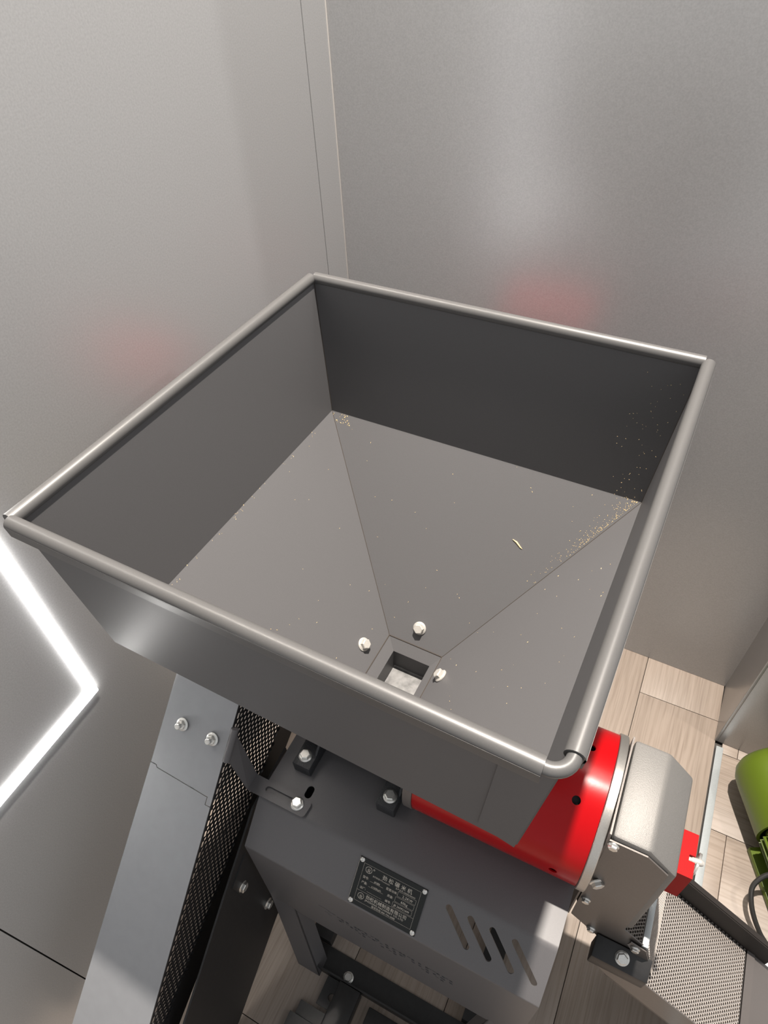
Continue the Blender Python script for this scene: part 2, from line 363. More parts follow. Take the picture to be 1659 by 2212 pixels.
# front-right corner lap flange on the outside
q0, q1, q2, q3 = r0[0], r0[1], r1[1], r1[0]
fn = Vector((0, -1, -0.08)).normalized()
def fp(u, v): return q0.lerp(q1, u).lerp(q3.lerp(q2, u), v) + fn * 0.0030
P('lap_seam', MB().prism([fp(0.925, .05), fp(1.0, .05), fp(1.0, 1.0), fp(0.925, .93)], -fn * 0.0012), M['coat'], hop)
RR = 0.0066; rz = 0.001
ends = {0: ((0.003, -W, rz), (W - 0.0135, -W, rz)), 1: ((W, -W + 0.0135, rz), (W, -0.003, rz)), 2: ((W - 0.004, 0, rz), (0.004, 0, rz)), 3: ((0, -0.004, rz), (0, -W + 0.001, rz))}
for k in range(4):
    a, bq = [Vector(p) for p in ends[k]]
    t = (bq - a).normalized(); prof = []; nn = 16; m_ = MB()
    m_.tube([a, bq], RR, 20)
    # tail of the rolled edge running down the outside of the panel
    out = Vector((t.y, -t.x, 0))
    m_.prism([a + out * (RR - .0012) + Vector((0, 0, .001)), bq + out * (RR - .0012) + Vector((0, 0, .001)), bq + out * (RR - .0022) + Vector((0, 0, -.0105)), a + out * (RR - .0022) + Vector((0, 0, -.0105))], out * 0.0012)
    P('rolled_rim', m_, M['rim'], hop)
arc = [Vector((W - 0.0175, -W, rz))]
for k in range(9):
    t = math.radians(-90 + 11.25 * k); arc.append(Vector((W - 0.0125 + 0.0125 * math.cos(t), -W + 0.0125 + 0.0125 * math.sin(t), rz)))
arc.append(Vector((W, -W + 0.0185, rz)))
P('rim_wire', MB().tube(arc, 0.0047, 14), M['rim'], hop)
P('slide_gate', MB().box(0.1975, 0.262, -0.262, -0.193, -0.4305, -0.4285).mesh and MB().box(0.1985, 0.2462, -0.262, -0.193, -0.4305, -0.4285), M['gate'], hop, 'scratched bright steel slide plate')
M['seam'] = mat('dark_seam', (0.045, 0.034, 0.026), 0.7)
for k in range(4):
    a, bq = k, (k + 1) % 4
    P('corner_seam', MB().tube([r1[a].lerp(o0[a], t / 6) + Vector((0, 0, .0002)) for t in range(7)], 0.0004, 6), M['seam'], hop)
    P('corner_seam', MB().tube([r0[a], r1[a]], 0.0006, 6), M['seam'], hop)
    P('neck_seam', MB().tube([o0[a], o0[bq]], 0.0007, 6), M['seam'], hop)
for p, n in (((0.2240, -0.1708, -0.361), (0, -0.77, 0.64)), ((0.1702, -0.2259, -0.3603), (0.77, 0, 0.64)), ((0.2781, -0.2225, -0.3623), (-0.77, 0, 0.64)), ((0.226, -0.279, -0.361), (0, 0.77, 0.64))):
    n = Vector(n).normalized(); bolt(BM_C, Vector(p) + n * 0.0003, n, hop, random.random())
# mill chamber and drum ---------------------------------------------------
AY, AZ, DR = -0.226, -0.525, 0.097
ch = P('mill_chamber', MB().lathe([(0.085, 0.0001), (0.085, 0.072), (0.27, 0.072), (0.27, 0.0001)], (0, AY, AZ), (1, 0, 0), 40).box(0.175, 0.275, -0.272, -0.180, -0.50, -0.436), M['cast'], root, 'black cast iron milling chamber under the hopper', bevel=0.0)
P('end_collar', MB().lathe([(0.268, 0.06), (0.268, 0.0985), (0.2805, 0.0985), (0.2805, 0.06)], (0, AY, AZ), (1, 0, 0), 64), M['tray'], ch)
dr = P('drum_cover', MB().lathe([(0.2808, DR - .0022), (0.2808, DR), (0.5005, DR), (0.5005, DR - .0022), (0.2808, DR - .0022)], (0, AY, AZ), (1, 0, 0), 128), M['red'], root, 'glossy red drum cover')
hc = MB()
for (y, z) in ((-0.2713, -0.4298), (-0.1965, -0.4225), (-0.36, -0.525), (-0.12, -0.46)):
    d = Vector((0, y - AY, z - AZ)).normalized(); hc.tube([Vector((0.470, AY, AZ)) + d * 0.08, Vector((0.470, AY, AZ)) + d * 0.12], 0.0052, 20)
cut(dr, hc, OFF)
P('drum_core', MB().lathe([(0.282, 0.0001), (0.282, 0.085), (0.499, 0.085), (0.499, 0.0001)], (0, AY, AZ), (1, 0, 0), 48), M['black_sheet'], root)
P('flange_ring', MB().lathe([(0.5010, 0.0001), (0.5010, 0.0985), (0.5018, 0.0995), (0.5112, 0.0995), (0.5120, 0.0985), (0.5120, 0.0001)], (0, AY, AZ), (1, 0, 0), 96), M['steel'], root, 'machined bare steel flange')
# end cover ---------------------------------------------------------------
def xz(pts, y): return [Vector((x, y, z)) for x, z in pts]
ec = P('end_cover', MB().prism(xz([(0.5165, -0.430), (0.559, -0.430), (0.5945, -0.466), (0.5945, -0.690), (0.5165, -0.690)], -0.166), (0, -0.1265, 0)), M['silver'], root, 'silver grey textured folded end cover', bevel=0.0045)
P('back_plate', MB().prism([Vector((0.5128, AY - 0.0665 , -0.428)), Vector((0.5128, AY + 0.0605, -0.428)), Vector((0.5128, AY + 0.0605, -0.72)), Vector((0.5128, AY - 0.0705, -0.73)), Vector((0.5128, AY - 0.0705, -0.437))], (0.0022, 0, 0)), M['sheet'], ec)
P('front_sheet', MB().prism(xz([(0.5150, -0.4385), (0.5575, -0.4385), (0.5850, -0.4630), (0.5850, -0.6930), (0.6210, -0.7220), (0.6440, -0.7900), (0.6067, -0.8010), (0.5650, -0.7720), (0.5180, -0.7300)], -0.2935), (0, -0.0018, 0)), M['sheet'], ec, 'plain grey steel front sheet')
for (x, z), s_ in (((0.5212, -0.4461), 0.9), ((0.5251, -0.6478), 0.8), ((0.5503, -0.7495), 0.8)):
    bolt(BM_S, (x, -0.2954, z), (0, -1, 0), ec, s_)
bolt(BM_Z, (0.5255, -0.2956, -0.571), (0.55, -0.83, 0), ec, 0.2)
# red block and pin --------------------------------------------------------
rb = P('pressure_block', MB().box(0.5960, 0.6238, -0.2591, -0.2031, -0.60, -0.530), M['redmatt'], root, 'small red painted block beside the end cover', bevel=0.0)
nb = MB().box(0.6165, 0.63, -0.2388, -0.2312, -0.56, -0.52)
cut(rb, nb, OFF)
P('pin', MB().tube([(0.6165, -0.2352, -0.5355), (0.6215, -0.2350, -0.5350)], 0.0034, 14).tube([(0.6213, -0.2350, -0.5350), (0.6310, -0.2345, -0.5325), (0.6335, -0.2344, -0.5335)], [0.0043, 0.0043, 0.0030], 14), M['cream'], rb, 'pale steel pin')
ringp = [Vector((0.6272, -0.2345 + 0.0135 * math.cos(t), -0.5395 + 0.0085 * math.sin(t))) + Vector((0.0025 * math.cos(t), 0, 0)) for t in [2 * math.pi * k / 28 for k in range(29)]]
P('split_ring', MB().tube(ringp, 0.0011, 8).tube([p + Vector((0.0018, 0, -.0006)) for p in ringp], 0.0011, 8), M['zinc'], rb)
# discharge tray -------------------------------------------------------------
def ztop(x): return -0.849 - 0.72 * (x - 0.7346)
def zfl(x): return -0.905 - 0.72 * (x - 0.7346)
YF, YN = -0.150, -0.323
tr = P('discharge_tray', MB().prism(xz([(0.590, zfl(0.590) - .022), (0.870, zfl(0.870) - .022), (0.870, zfl(0.870) - .024), (0.590, zfl(0.590) - .024)], YF), (0, YN - YF, 0)), M['black_sheet'], root, 'sloping discharge tray with a mesh floor')  # black pan added below the mesh so its holes look shaded
P('side_wall', MB().prism(xz([(0.570, -0.797), (0.628, -0.7735), (0.874, ztop(0.874)), (0.874, zfl(0.874) - .026), (0.60, zfl(0.60) - .026)], YN), (0, 0.0018, 0)), M['sheet'], tr)
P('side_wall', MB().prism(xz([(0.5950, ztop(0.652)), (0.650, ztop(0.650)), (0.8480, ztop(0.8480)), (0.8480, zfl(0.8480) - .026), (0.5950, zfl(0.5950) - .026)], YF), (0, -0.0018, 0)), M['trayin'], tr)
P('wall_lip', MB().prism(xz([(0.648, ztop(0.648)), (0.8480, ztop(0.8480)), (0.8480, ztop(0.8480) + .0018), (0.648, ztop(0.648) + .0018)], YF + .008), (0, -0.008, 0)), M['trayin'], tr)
su = Vector((1, 0, -0.72)).normalized(); sv = Vector((0, 1, 0))
mesh = MB()
x0 = 0.5975; LU = (0.8115 - x0) * math.sqrt(1 + .72 ** 2)
perforated(mesh, (x0, YN + 0.003, zfl(x0)), sv, su, 33, 62, 0.0054, (0.00185, 0.00165), lambda a, bq: 0.0 <= a <= 0.1660 and bq <= LU, True, 0.0044, 0.0008, 8)
P('mesh_floor', mesh, M['mesh'], tr, 'expanded metal mesh floor', sharp=60, kind='stuff')
fl0, fl1 = Vector((0.622, -0.2930, -0.7195)), Vector((0.657, -0.2930, zfl(0.657) + .001))
fu = (fl1 - fl0).normalized(); flen = (fl1 - fl0).length
mesh = MB(); perforated(mesh, fl0 + Vector((0, .003, 0)) + fu * 0.003, sv, fu, 28, 40, 0.0054, (0.00185, 0.00165), lambda a, bq: 0 <= a <= 0.134 and bq <= flen - .003, True, 0.0044, 0.0008, 8)
P('mesh_flap', mesh, M['mesh'], tr, 'upright mesh flap', sharp=60, kind='stuff')
P('flap_lip', MB().prism(xz([(0.6145, -0.7185), (0.6230, -0.7180), (0.6245, -0.7270), (0.6150, -0.7290)], -0.296), (0, 0.143, 0)), M['strip'], tr, 'bright folded lip of the mesh flap', bevel=0.0008)
P('flap_arm', MB().prism(xz([(0.600, -0.714), (0.622, -0.722), (0.645, -0.795), (0.632, -0.800), (0.612, -0.755), (0.598, -0.728)], -0.2985), (0, -0.0016, 0)), M['sheet'], tr)
bolt(BM_S, (0.6085, -0.3002, -0.7275), (0, -1, 0), tr, 0.2, 'rivet')
hb = P('tray_bracket', MB().prism([Vector((0.560, -0.297, -0.752)), Vector((0.560, -0.3245, -0.766)), Vector((0.560, -0.3245, -0.800)), Vector((0.560, -0.297, -0.800))], (0.078, 0, 0)), M['black'], root, 'black angle bracket holding the tray', bevel=0.002)
bolt(BM_Z, (0.5995, -0.3105, -0.7588), (0, -0.45, 0.89), hb, 0.5)
P('cross_bar', MB().prism(xz([(0.8125, zfl(0.8125) + .001), (0.8265, zfl(0.8265) + .004), (0.8265, zfl(0.8265) + .001), (0.840, zfl(0.840) + .001), (0.872, zfl(0.872) + .001), (0.872, zfl(0.872) - .020), (0.8125, zfl(0.8125) - .020)], YN + .002), (0, YF - YN - .004, 0)), M['tray'], tr)
# body cover -----------------------------------------------------------------
def arc_corner(p0, p1, p2, r, n=6):
    p0, p1, p2 = Vector(p0), Vector(p1), Vector(p2); a = (p0 - p1).normalized(); c = (p2 - p1).normalized()
    ang = a.angle(c); d = r / math.tan(ang / 2); ctr = p1 + (a + c).normalized() * (r / math.sin(ang / 2)); s, e = p1 + a * d - ctr, p1 + c * d - ctr
    return [ctr + s.slerp(e, k / n).normalized() * r if False else ctr + (s * (1 - k / n) + e * (k / n)).normalized() * r for k in range(n + 1)]
XL, XR = 0.065, 0.5042
base = [(-0.437, -0.908), (-0.437, -0.6555), (-0.3815, -0.600), (-0.0705, -0.600), (-0.015, -0.6555), (-0.015, -0.908)]
def profile(ins):
    s = math.tan(math.radians(22.5)) * ins
    return [(-0.437 + ins, -0.908), (-0.437 + ins, -0.6555 - s), (-0.3815 + s, -0.600 - ins), (-0.1455 - s, -0.600 - ins), (-0.090 - ins, -0.6555 - s), (-0.090 - ins, -0.908)]
def rounded(pts, rr):
    out = [Vector((0, *pts[0]))]
    for i in range(1, len(pts) - 1): out += arc_corner((0, *pts[i - 1]), (0, *pts[i]), (0, *pts[i + 1]), rr[i])
    out.append(Vector((0, *pts[-1]))); return out
po = rounded(profile(0), [0, .005, .012, .012, .005]); pi = rounded(profile(0.0020), [0, .003, .010, .010, .003])
shell = MB(); n = len(po)
for x in (XL, XR):
    shell.v += [Vector((x, p.y, p.z)) for p in po] + [Vector((x, p.y, p.z)) for p in pi]
for i in range(n - 1):
    shell.f += [(i, i + 1, 2 * n + i + 1, 2 * n + i), (n + i, 3 * n + i, 3 * n + i + 1, n + i + 1), (i, n + i, n + i + 1, i + 1), (2 * n + i, 2 * n + i + 1, 3 * n + i + 1, 3 * n + i)]
shell.f += [(0, 2 * n, 3 * n, n), (n - 1, 2 * n - 1, 4 * n - 1, 3 * n - 1)]
body = P('body_cover', fixn(shell), M['body'], root, 'folded charcoal body cover with slots and cut out lettering')
sl = Vector((0, -0.0555, -0.0555)).normalized(); sn = Vector((0, -1, 1)).normalized(); S0 = Vector((0, -0.3815, -0.600))
def sp(x, d, h=0.0): return Vector((x, 0, 0)) + S0 + sl * d + sn * h   # point on the sloping face
ct = MB()
def slot_prism(mb, p, q, w, nrm, depth=0.012):
    p, q, nrm = Vector(p), Vector(q), Vector(nrm).normalized(); t = (q - p).normalized(); s = nrm.cross(t)
    pts = []
    for k in range(9): an = math.pi / 2 + math.pi * k / 8; pts.append(p + (t * math.cos(an) + s * math.sin(an)) * w)
    for k in range(9): an = -math.pi / 2 + math.pi * k / 8; pts.append(q + (t * math.cos(an) + s * math.sin(an)) * w)
    mb.prism([a + nrm * depth / 2 for a in pts], -nrm * depth); return mb
for x in (0.3656, 0.3955, 0.4252, 0.4550):
    slot_prism(ct, sp(x, 0.0172), sp(x + 0.0348, 0.0528), 0.0043, sn)
slot_prism(ct, (0.1285, -0.3497, -0.6), (0.1285, -0.342, -0.6), 0.0055, (0, 0, 1))
slot_prism(ct, (0.0880, -0.300, -0.6), (0.0880, -0.312, -0.6), 0.0055, (0, 0, 1))
# broken stencil lettering on the apron
def cell(x, z, w, h, sh=0.0):
    x = 0.1752 + (x - 0.1715) * 0.828; w *= 0.828
    ct.prism([Vector((x, -0.443, z)), Vector((x + w, -0.443, z)), Vector((x + w + sh, -0.443, z - h)), Vector((x + sh, -0.443, z - h))], (0, 0.012, 0))
cell(0.1715, -0.768, 0.022, 0.0020, 0.0); cell(0.1885, -0.7735, 0.016, 0.0030, 0.002); cell(0.182, -0.786, 0.012, 0.0020); cell(0.187, -0.793, 0.009, 0.0020)
def glyph(x, rows, cw=0.0062, chh=0.0115, z0=-0.778):
    for j, row in enumerate(rows):
        for i, c in enumerate(row):
            if c == '#': cell(x + i * cw * 1.12 + j * 0.0006, z0 - j * chh * 1.18, cw, chh * 0.78, 0.0012)
            elif c == '-': cell(x + i * cw * 1.12, z0 - j * chh * 1.18, cw * 1.0, chh * 0.30, 0.0)
glyph(0.2090, ['-#', '#-']); glyph(0.2260, ['# ', '-#'])
glyph(0.2430, ['##-#', '# #-', ' -# ']); glyph(0.2710, [' -# ', '-#- ']); glyph(0.2880, ['# ', ' -', ' #'])
glyph(0.3060, ['# #-', '# # ', ' -# ']); glyph(0.3330, ['##', '#-']); glyph(0.3500, ['-#', ' #'])
glyph(0.3700, ['# #-', '# # ', ' -# ']); glyph(0.3980, ['-# ', '# #', ' -#']); glyph(0.4150, ['#-#', '# #'])
cut(body, fixn(ct), OFF)
P('slot_shade_sheet', MB().box(0.07, 0.499, -0.372, -0.155, -0.628, -0.624), M['black_sheet'], body)  # black sheet added under the top, stands in for shade in its slots
# legs (parts of their own at the four corners)
def leg(xa, xb, xc, xd, sgn):
    y0, y1 = (-0.437, -0.477) if sgn < 0 else (-0.090, -0.050)
    q = [Vector((xa, y0, -0.900)), Vector((xb, y0, -0.900)), Vector((xd, y1, -ZF + .001)), Vector((xc, y1, -ZF + .001))]
    mb = MB().prism(q, (0, 0.002 * -sgn, 0))
    mb.prism([q[1], q[1] + Vector((0, -sgn * 0.03, 0)), q[2] + Vector((0, -sgn * 0.03, 0)), q[2]], (-0.002 if xa < .3 else 0.002, 0, 0)) if xa < .3 else mb.prism([q[0], q[0] + Vector((0, -sgn * 0.03, 0)), q[3] + Vector((0, -sgn * 0.03, 0)), q[3]], (0.002, 0, 0))
    P('leg', mb, M['body'])
leg(XL, 0.1125, 0.1085, 0.1546, -1); leg(0.4565, XR, 0.4145, 0.4607, -1); leg(XL, 0.1125, 0.1085, 0.1546, 1); leg(0.4565, XR, 0.4145, 0.4607, 1)
# black side plate between guard and body
sp1 = P('side_plate', MB().prism([Vector((0.058, y, z)) for y, z in ((-0.30, -0.61), (-0.395, -0.625), (-0.437, -0.662), (-0.500, -0.715), (-0.80, -0.985), (-0.80, -1.128), (-0.600, -1.128), (-0.4445, -1.020), (-0.30, -0.96))], (-0.003, 0, 0)), M['black'], root, 'black side plate under the belt guard')
bolt(BM_Z, (0.0583, -0.4679, -0.7562), (1, 0, 0), sp1, 0.2); bolt(BM_Z, (0.0583, -0.4460, -0.9250), (1, 0, 0), sp1, 0.5)
P('gusset', MB().prism([Vector((0.060, y, z)) for y, z in ((-0.438, -0.69), (-0.482, -0.72), (-0.476, -0.79), (-0.438, -0.775))], (-0.0022, 0, 0)), M['black'], sp1)
# lugs -------------------------------------------------------------------------
for x0, x1, bx in ((0.0905, 0.1190, 0.1005), (0.2265, 0.2550, 0.2388)):
    lg = P('mounting_lug', MB().box(x0, x1, -0.3262, -0.245, -0.600, -0.5765).prism([Vector((x1 - .0045, -0.305, -0.577)), Vector((x1 - .0045, -0.25, -0.577)), Vector((x1 - .0045, -0.25, -0.54)), Vector((x1 - .0045, -0.28, -0.556))], (0.0045, 0, 0)), M['cast'], root, 'rough black cast lug bolted to the cover', bevel=0.0015)
    bolt(BM_Z, (bx + .003, -0.3095, -0.5764), (0, 0, 1), lg, 0.35)
# slotted bracket -----------------------------------------------------------------
bk = MB()
corner = [Vector((0.0465, -0.3574, -0.5978)), Vector((0.0465, -0.3824, -0.5978))] + [Vector((0.1405 - 0.006 + 0.006 * math.cos(t), -0.3824 + 0.006 + 0.006 * math.sin(t), -0.5978)) for t in [math.radians(-90 + 22.5 * k) for k in range(5)]] + [Vector((0.1415 - 0.006 + 0.006 * math.cos(t), -0.3580 - 0.006 + 0.006 * math.sin(t), -0.5978)) for t in [math.radians(22.5 * k) for k in range(5)]]
bk.prism(corner, (0, 0, 0.0026))
bo = P('slotted_bracket', bk, M['body'], root, 'slotted steel bracket tying the belt guard to the cover')
sc_ = MB(); slot_prism(sc_, (0.0735, -0.3690, -0.5965), (0.1255, -0.3690, -0.5965), 0.0042, (0, 0, 1)); cut(bo, sc_, OFF)
P('bracket_arm', MB().prism([Vector((0.0470, -0.3574, -0.5965)), Vector((0.0470, -0.3824, -0.5965)), Vector((0.0350, -0.3830, -0.5180)), Vector((0.0350, -0.3560, -0.4800))], (-0.0024, 0, 0.0006)), M['body'], bo)
P('bracket_tongue', MB().tube([(0.0345, -0.3540, -0.4700), (0.0345, -0.3870, -0.5040)], 0.0055, 14), M['body'], bo)
bolt(BM_Z, (0.1225, -0.3690, -0.5950), (0, 0, 1), bo, 0.1)
# belt guard ------------------------------------------------------------------------
gd = Vector((0, -0.334, -0.345)).normalized(); gn = Vector((0, -0.345, 0.334)).normalized()   # down-slope direction and outward normal
G0 = Vector((0, -0.331, -0.4455))
def gp(x, s, h=0.0): return Vector((x, 0, 0)) + G0 + gd * s + gn * h
XG, XW0, XW1 = 0.030, -0.0745, -0.0905    # inner edge, outer edge (top / bottom)
bg_ = P('belt_guard', MB().prism([gp(XG, 0.1512), gp(XG - .0087, 0.1512), gp(XG - .0087, 0.1400), gp(XW0 + .007, 0.1360), gp(XW0 + .0048, 0.1328), gp(XW0 - .0050, 0.1328), gp(XW1 - .004, 0.62), gp(XG, 0.62)], -gn * 0.0016), M['guard'], root, 'long grey sheet belt guard sloping down to the left')
P('upper_cover', MB().prism([gp(XG, -0.09), gp(XW0, -0.09), gp(XW0 - .0045, 0.1314), gp(XW0 + .0058, 0.1314), gp(XW0 + .0070, 0.1346), gp(XG - .0075, 0.1386), gp(XG - .0075, 0.1498), gp(XG, 0.1498)], -gn * 0.0016), M['guard'], bg_)
for x in (-0.0443, 0.0069): bolt(BM_N, gp(x, 0.0598, 0.0018), gn, bg_, 0.4, 'nut')
def depth(s): return 0.185 - 0.155 * max(0, s) / 0.62 if s > 0 else 0.185
def inside(a, bq): return 0.006 < a < depth(bq - 0.10) - 0.010
PT = 0.0092
for xx, rad, nm in ((XG - .0006, (0.0031, 0.0031), 'perforated_panel'), (XW0 - .0010, None, '')):
    pf = MB(); rad and perforated(pf, gp(xx, -0.10, -0.0022), -gn, gd, 22, 90, PT, rad, inside, True, None, 0.0012, 8)
    rad and P(nm, pf, M['black_sheet'], bg_, 'black perforated sheet side of the guard', sharp=60, kind='stuff')
    ed = [gp(xx, s, -depth(s) + .010) for s in (-0.10, 0, .2, .4, .62)] + [gp(xx, s, -depth(s) - (.052 if xx > 0 else .004)) for s in (.62, .4, .2, 0, -.10)]
    P('edge_band', MB().prism(ed, (-0.0012, 0, 0)), M['black_sheet'], bg_)
    P('edge_band', MB().prism([gp(xx, -0.10, -.0020), gp(xx, 0.62, -.0020), gp(xx, 0.62, -.0075), gp(xx, -0.10, -.0075)], (-0.0012, 0, 0)), M['black_sheet'], bg_)
P('end_cap', MB().prism([gp(XG - .001, 0.6195, -.002), gp(XW0 - .006, 0.6195, -.002), gp(XW0 - .006, 0.6195, -.050), gp(XG - .001, 0.6195, -.050)], -gd * 0.0015), M['guard'], bg_)
# base frame and motor mount -----------------------------------------------------------
F0 = -ZF + 0.0006
bf = P('base_frame', MB().box(0.118, 0.452, -0.467, -0.426, F0, F0 + 0.003).box(0.118, 0.452, -0.4685, -0.4655, F0, F0 + 0.032), M['black'], root, 'black angle iron base frame on the floor')
P('rail', MB().box(0.112, 0.152, -0.425, -0.075, F0, F0 + 0.035), M['black'], bf); P('rail', MB().box(0.418, 0.455, -0.425, -0.075, F0, F0 + 0.035), M['black'], bf)
P('rail', MB().box(0.118, 0.452, -0.075, -0.045, F0, F0 + 0.035), M['black'], bf)
bolt(BM_Z, (0.205, -0.4560, F0 + 0.003), (0, 0, 1), bf, 0.2)
mp_ = P('mount_plate', MB().box(0.1712, 0.2015, -0.5165, -0.4700, F0 + .008, F0 + .012), M['black'], root, 'black motor mounting plate with a hole')
hh = MB().tube([(0.1925, -0.4975, F0), (0.1925, -0.4975, F0 + .03)], 0.0062, 20); cut(mp_, hh, OFF)
P('mount_channel', MB().box(0.199, 0.241, -0.720, -0.4705, F0, F0 + .040).box(0.262, 0.46, -0.720, -0.4790, F0 + .002, F0 + .016), M['black'], mp_, bevel=0.0015)
P('mount_flat', MB().box(0.144, 0.198, -0.545, -0.523, F0, F0 + .010).box(0.136, 0.196, -0.60, -0.546, F0, F0 + .018), M['black'], mp_)
# red drive casing behind the hopper, seen mirrored in the walls
rc = P('rear_casing', MB().lathe([(0.0, 0.0001), (0.0, 0.074), (0.008, 0.082), (0.190, 0.082), (0.202, 0.070), (0.202, 0.0001)], to_mach((0.010, 0.235, -0.415)), (1, 0, 0), 48), M['red'], root, 'red drive casing behind the hopper')
P('casing_stand', MB().box(0.09, 0.16, 0.20, 0.27, F0, -0.49).box(0.12, 0.14, -0.089, 0.22, -0.72, -0.68), M['body'], rc)
# name plate -----------------------------------------------------------------------------
NX0, NX1, ND0, ND1 = 0.2345, 0.3345, 0.0085, 0.0765 - 0.0015
npl = P('name_plate', MB().prism([sp(NX0, ND0, .0002), sp(NX1, ND0, .0002), sp(NX1, ND1, .0002), sp(NX0, ND1, .0002)], sn * 0.0008), M['plate'], root, 'glossy black name plate with engraved lettering')
fac = (ND1 - ND0) / 0.070
def npt(u, v, h=0.0012): return sp(NX0 + u / 1000.0, ND0 + v / 1000.0 * fac, h)
RV = MB().lathe([(0, 0.0034), (0.0006, 0.0034), (0.0016, 0.0026), (0.0019, 0.0012), (0.0012, 0.0010), (0.0012, 0.0001)], (0, 0, 0), (0, 0, 1), 20).mesh('rivet', M['zinc'])
for u, v in ((4, 4), (96, 4), (4, 66), (96, 66)): bolt(RV, npt(u, v, .0010), sn, npl, 0, 'rivet')
ln = MB()
def line(u0, v0, u1, v1, w=0.22):
    a, bq = npt(u0, v0), npt(u1, v1); t = (bq - a).normalized(); s = sn.cross(t) * (w / 2000)
    ln.add([a - s, bq - s, bq + s, a + s], [(0, 1, 2, 3)])
def frame(u0, v0, u1, v1, w=0.22):
    line(u0, v0, u1, v0, w); line(u1, v0, u1, v1, w); line(u1, v1, u0, v1, w); line(u0, v1, u0, v0, w)
frame(8, 7, 92, 63); line(8, 47, 92, 47); line(0.4, 0.4, 0.4, 69.6, 0.3)
frame(63, 21.5, 89, 28.5); frame(61.5, 30, 88.5, 37); frame(60, 38.5, 88, 45.5); line(22, 28, 42, 28); line(22, 36, 44, 36); line(22, 44, 44, 44)
def circle(u, v, r):
    for k in range(24):
        a0, a1 = 2 * math.pi * k / 24, 2 * math.pi * (k + 1) / 24; line(u + r * math.cos(a0), v + r * math.sin(a0), u + r * math.cos(a1), v + r * math.sin(a1), 0.5)
circle(16.5, 14, 4.6); circle(23.5, 10.5, 1.0); circle(16, 54, 4.4)
P('engraved_lines', ln, M['engrave'], npl)
def text(s, u, v, size, cx=1.0):
    c = bpy.data.curves.new('engraved_text', 'FONT'); c.body = s; c.size = size / 1000.0; c.extrude = 0.0; c.space_character = cx
    c.resolution_u = 2
    o = bpy.data.objects.new('engraved_text', c); COL.objects.link(o)
    bpy.context.view_layer.update()
    me = bpy.data.meshes.new_from_object(o.evaluated_get(bpy.context.evaluated_depsgraph_get())); bpy.data.objects.remove(o)
    me.materials.clear(); me.materials.append(M['engrave'])
    t = link('engraved_text', me, npl); t.location = npt(u, v) - OFF
    up = -sl; rt = Vector((1, 0, 0)); mx = Matrix((rt, up, sn)).transposed(); t.rotation_euler = mx.to_euler(); return t
text('劲松碾米机', 37, 16.5, 7.2, 1.55)
text('业', 14.0, 16.6, 5.6); text('业', 13.6, 56.6, 5.4)
text('执行标准:T/Transtools1', 24, 20.3, 2.6); text('生产证号:1202043400305', 58, 20.3, 2.7)
text('型号:', 11, 27.5, 4.0); text('6N80', 28, 27.3, 3.8); text('产量:', 11, 35.5, 4.0); text('≥160kg/h', 26, 35.3, 3.8); text('出厂:', 11, 43.5, 4.0)
text('配套功率:', 46, 27.2, 3.9); text('2.2KW', 70, 27.2, 4.8, 1.1); text('质量:', 50, 35.6, 3.9); text('60kg', 70, 35.6, 4.8, 1.1); text('编号:', 49, 44.0, 3.9); text('JB 260921699', 62, 43.8, 4.0, 1.0)
text('劲松机械制造有限公司', 23, 53.8, 6.0, 1.02); text('JINGSONG MACHINERY CO.,LTD', 23, 57.9, 3.7, 1.05); text('服务热线:400-704-6088', 34, 61.9, 3.4, 1.05)
# ------------------------------------------------------------------ chaff in the hopper
chaff = MB()
def crumb(p, n, ln_, w):
    n = Vector(n).normalized(); t = n.orthogonal().normalized(); t = Matrix.Rotation(random.random() * 6.28, 3, n) @ t; s = n.cross(t); p = Vector(p) + n * 0.0002
    chaff.add([p - t * ln_, p + s * w, p + t * ln_, p - s * w, p + n * w], [(0, 1, 4), (1, 2, 4), (2, 3, 4), (3, 0, 4)])
fac_n = [Vector((0, .77, .64)), Vector((-.77, 0, .64)), Vector((0, -.77, .64)), Vector((.77, 0, .64))]
def fpt(k, u, v):                    # u along, v down the funnel panel k
    a, bq = k, (k + 1) % 4; return r1[a].lerp(r1[bq], u).lerp(o0[a].lerp(o0[bq], u), v)
for k, nn in ((0, 12), (1, 40), (2, 26), (3, 22)):
    for _ in range(nn): crumb(fpt(k, random.uniform(.04, .96), random.uniform(0, .95) ** 1.2), fac_n[k], random.uniform(.0004, .0013), random.uniform(.0002, .0005))
for _ in range(230):                 # drift in the back-right corner
    d_ = abs(random.gauss(0, .20)); crumb(fpt(2, max(0.01, min(.995, abs(random.gauss(0, .022)) + 0.004)), min(.9, d_)), fac_n[2], random.uniform(.0003, .0008), random.uniform(.0002, .0004))
for _ in range(30): crumb(fpt(2, random.uniform(.94, .999), random.uniform(0, .05)), fac_n[2], random.uniform(.0004, .0014), random.uniform(.0002, .0006))
for _ in range(40): crumb(fpt(3, random.uniform(.1, .95), random.uniform(0.0, .02)), fac_n[3], random.uniform(.0004, .0012), random.uniform(.0002, .0004))
for _ in range(60):                  # on the inner walls near the right corner
    u, v = random.uniform(0, .12), random.uniform(.1, 1); p = r0[2].lerp(r0[3], u).lerp(r1[2].lerp(r1[3], u), v); crumb(p, (0, -1, .1), random.uniform(.0003, .0008), random.uniform(.0002, .0004))
for v in (0.9, 0.95):
    crumb(fpt(1, .5, v), fac_n[1], .001, .0004)
co = link('rice_husk_crumbs', chaff.mesh('rice_husk_crumbs', M['husk'], Vector((0, 0, -ZF))))
tag(co, 'fine golden rice husk crumbs scattered inside the grey hopper', 'crumbs', kind='stuff')
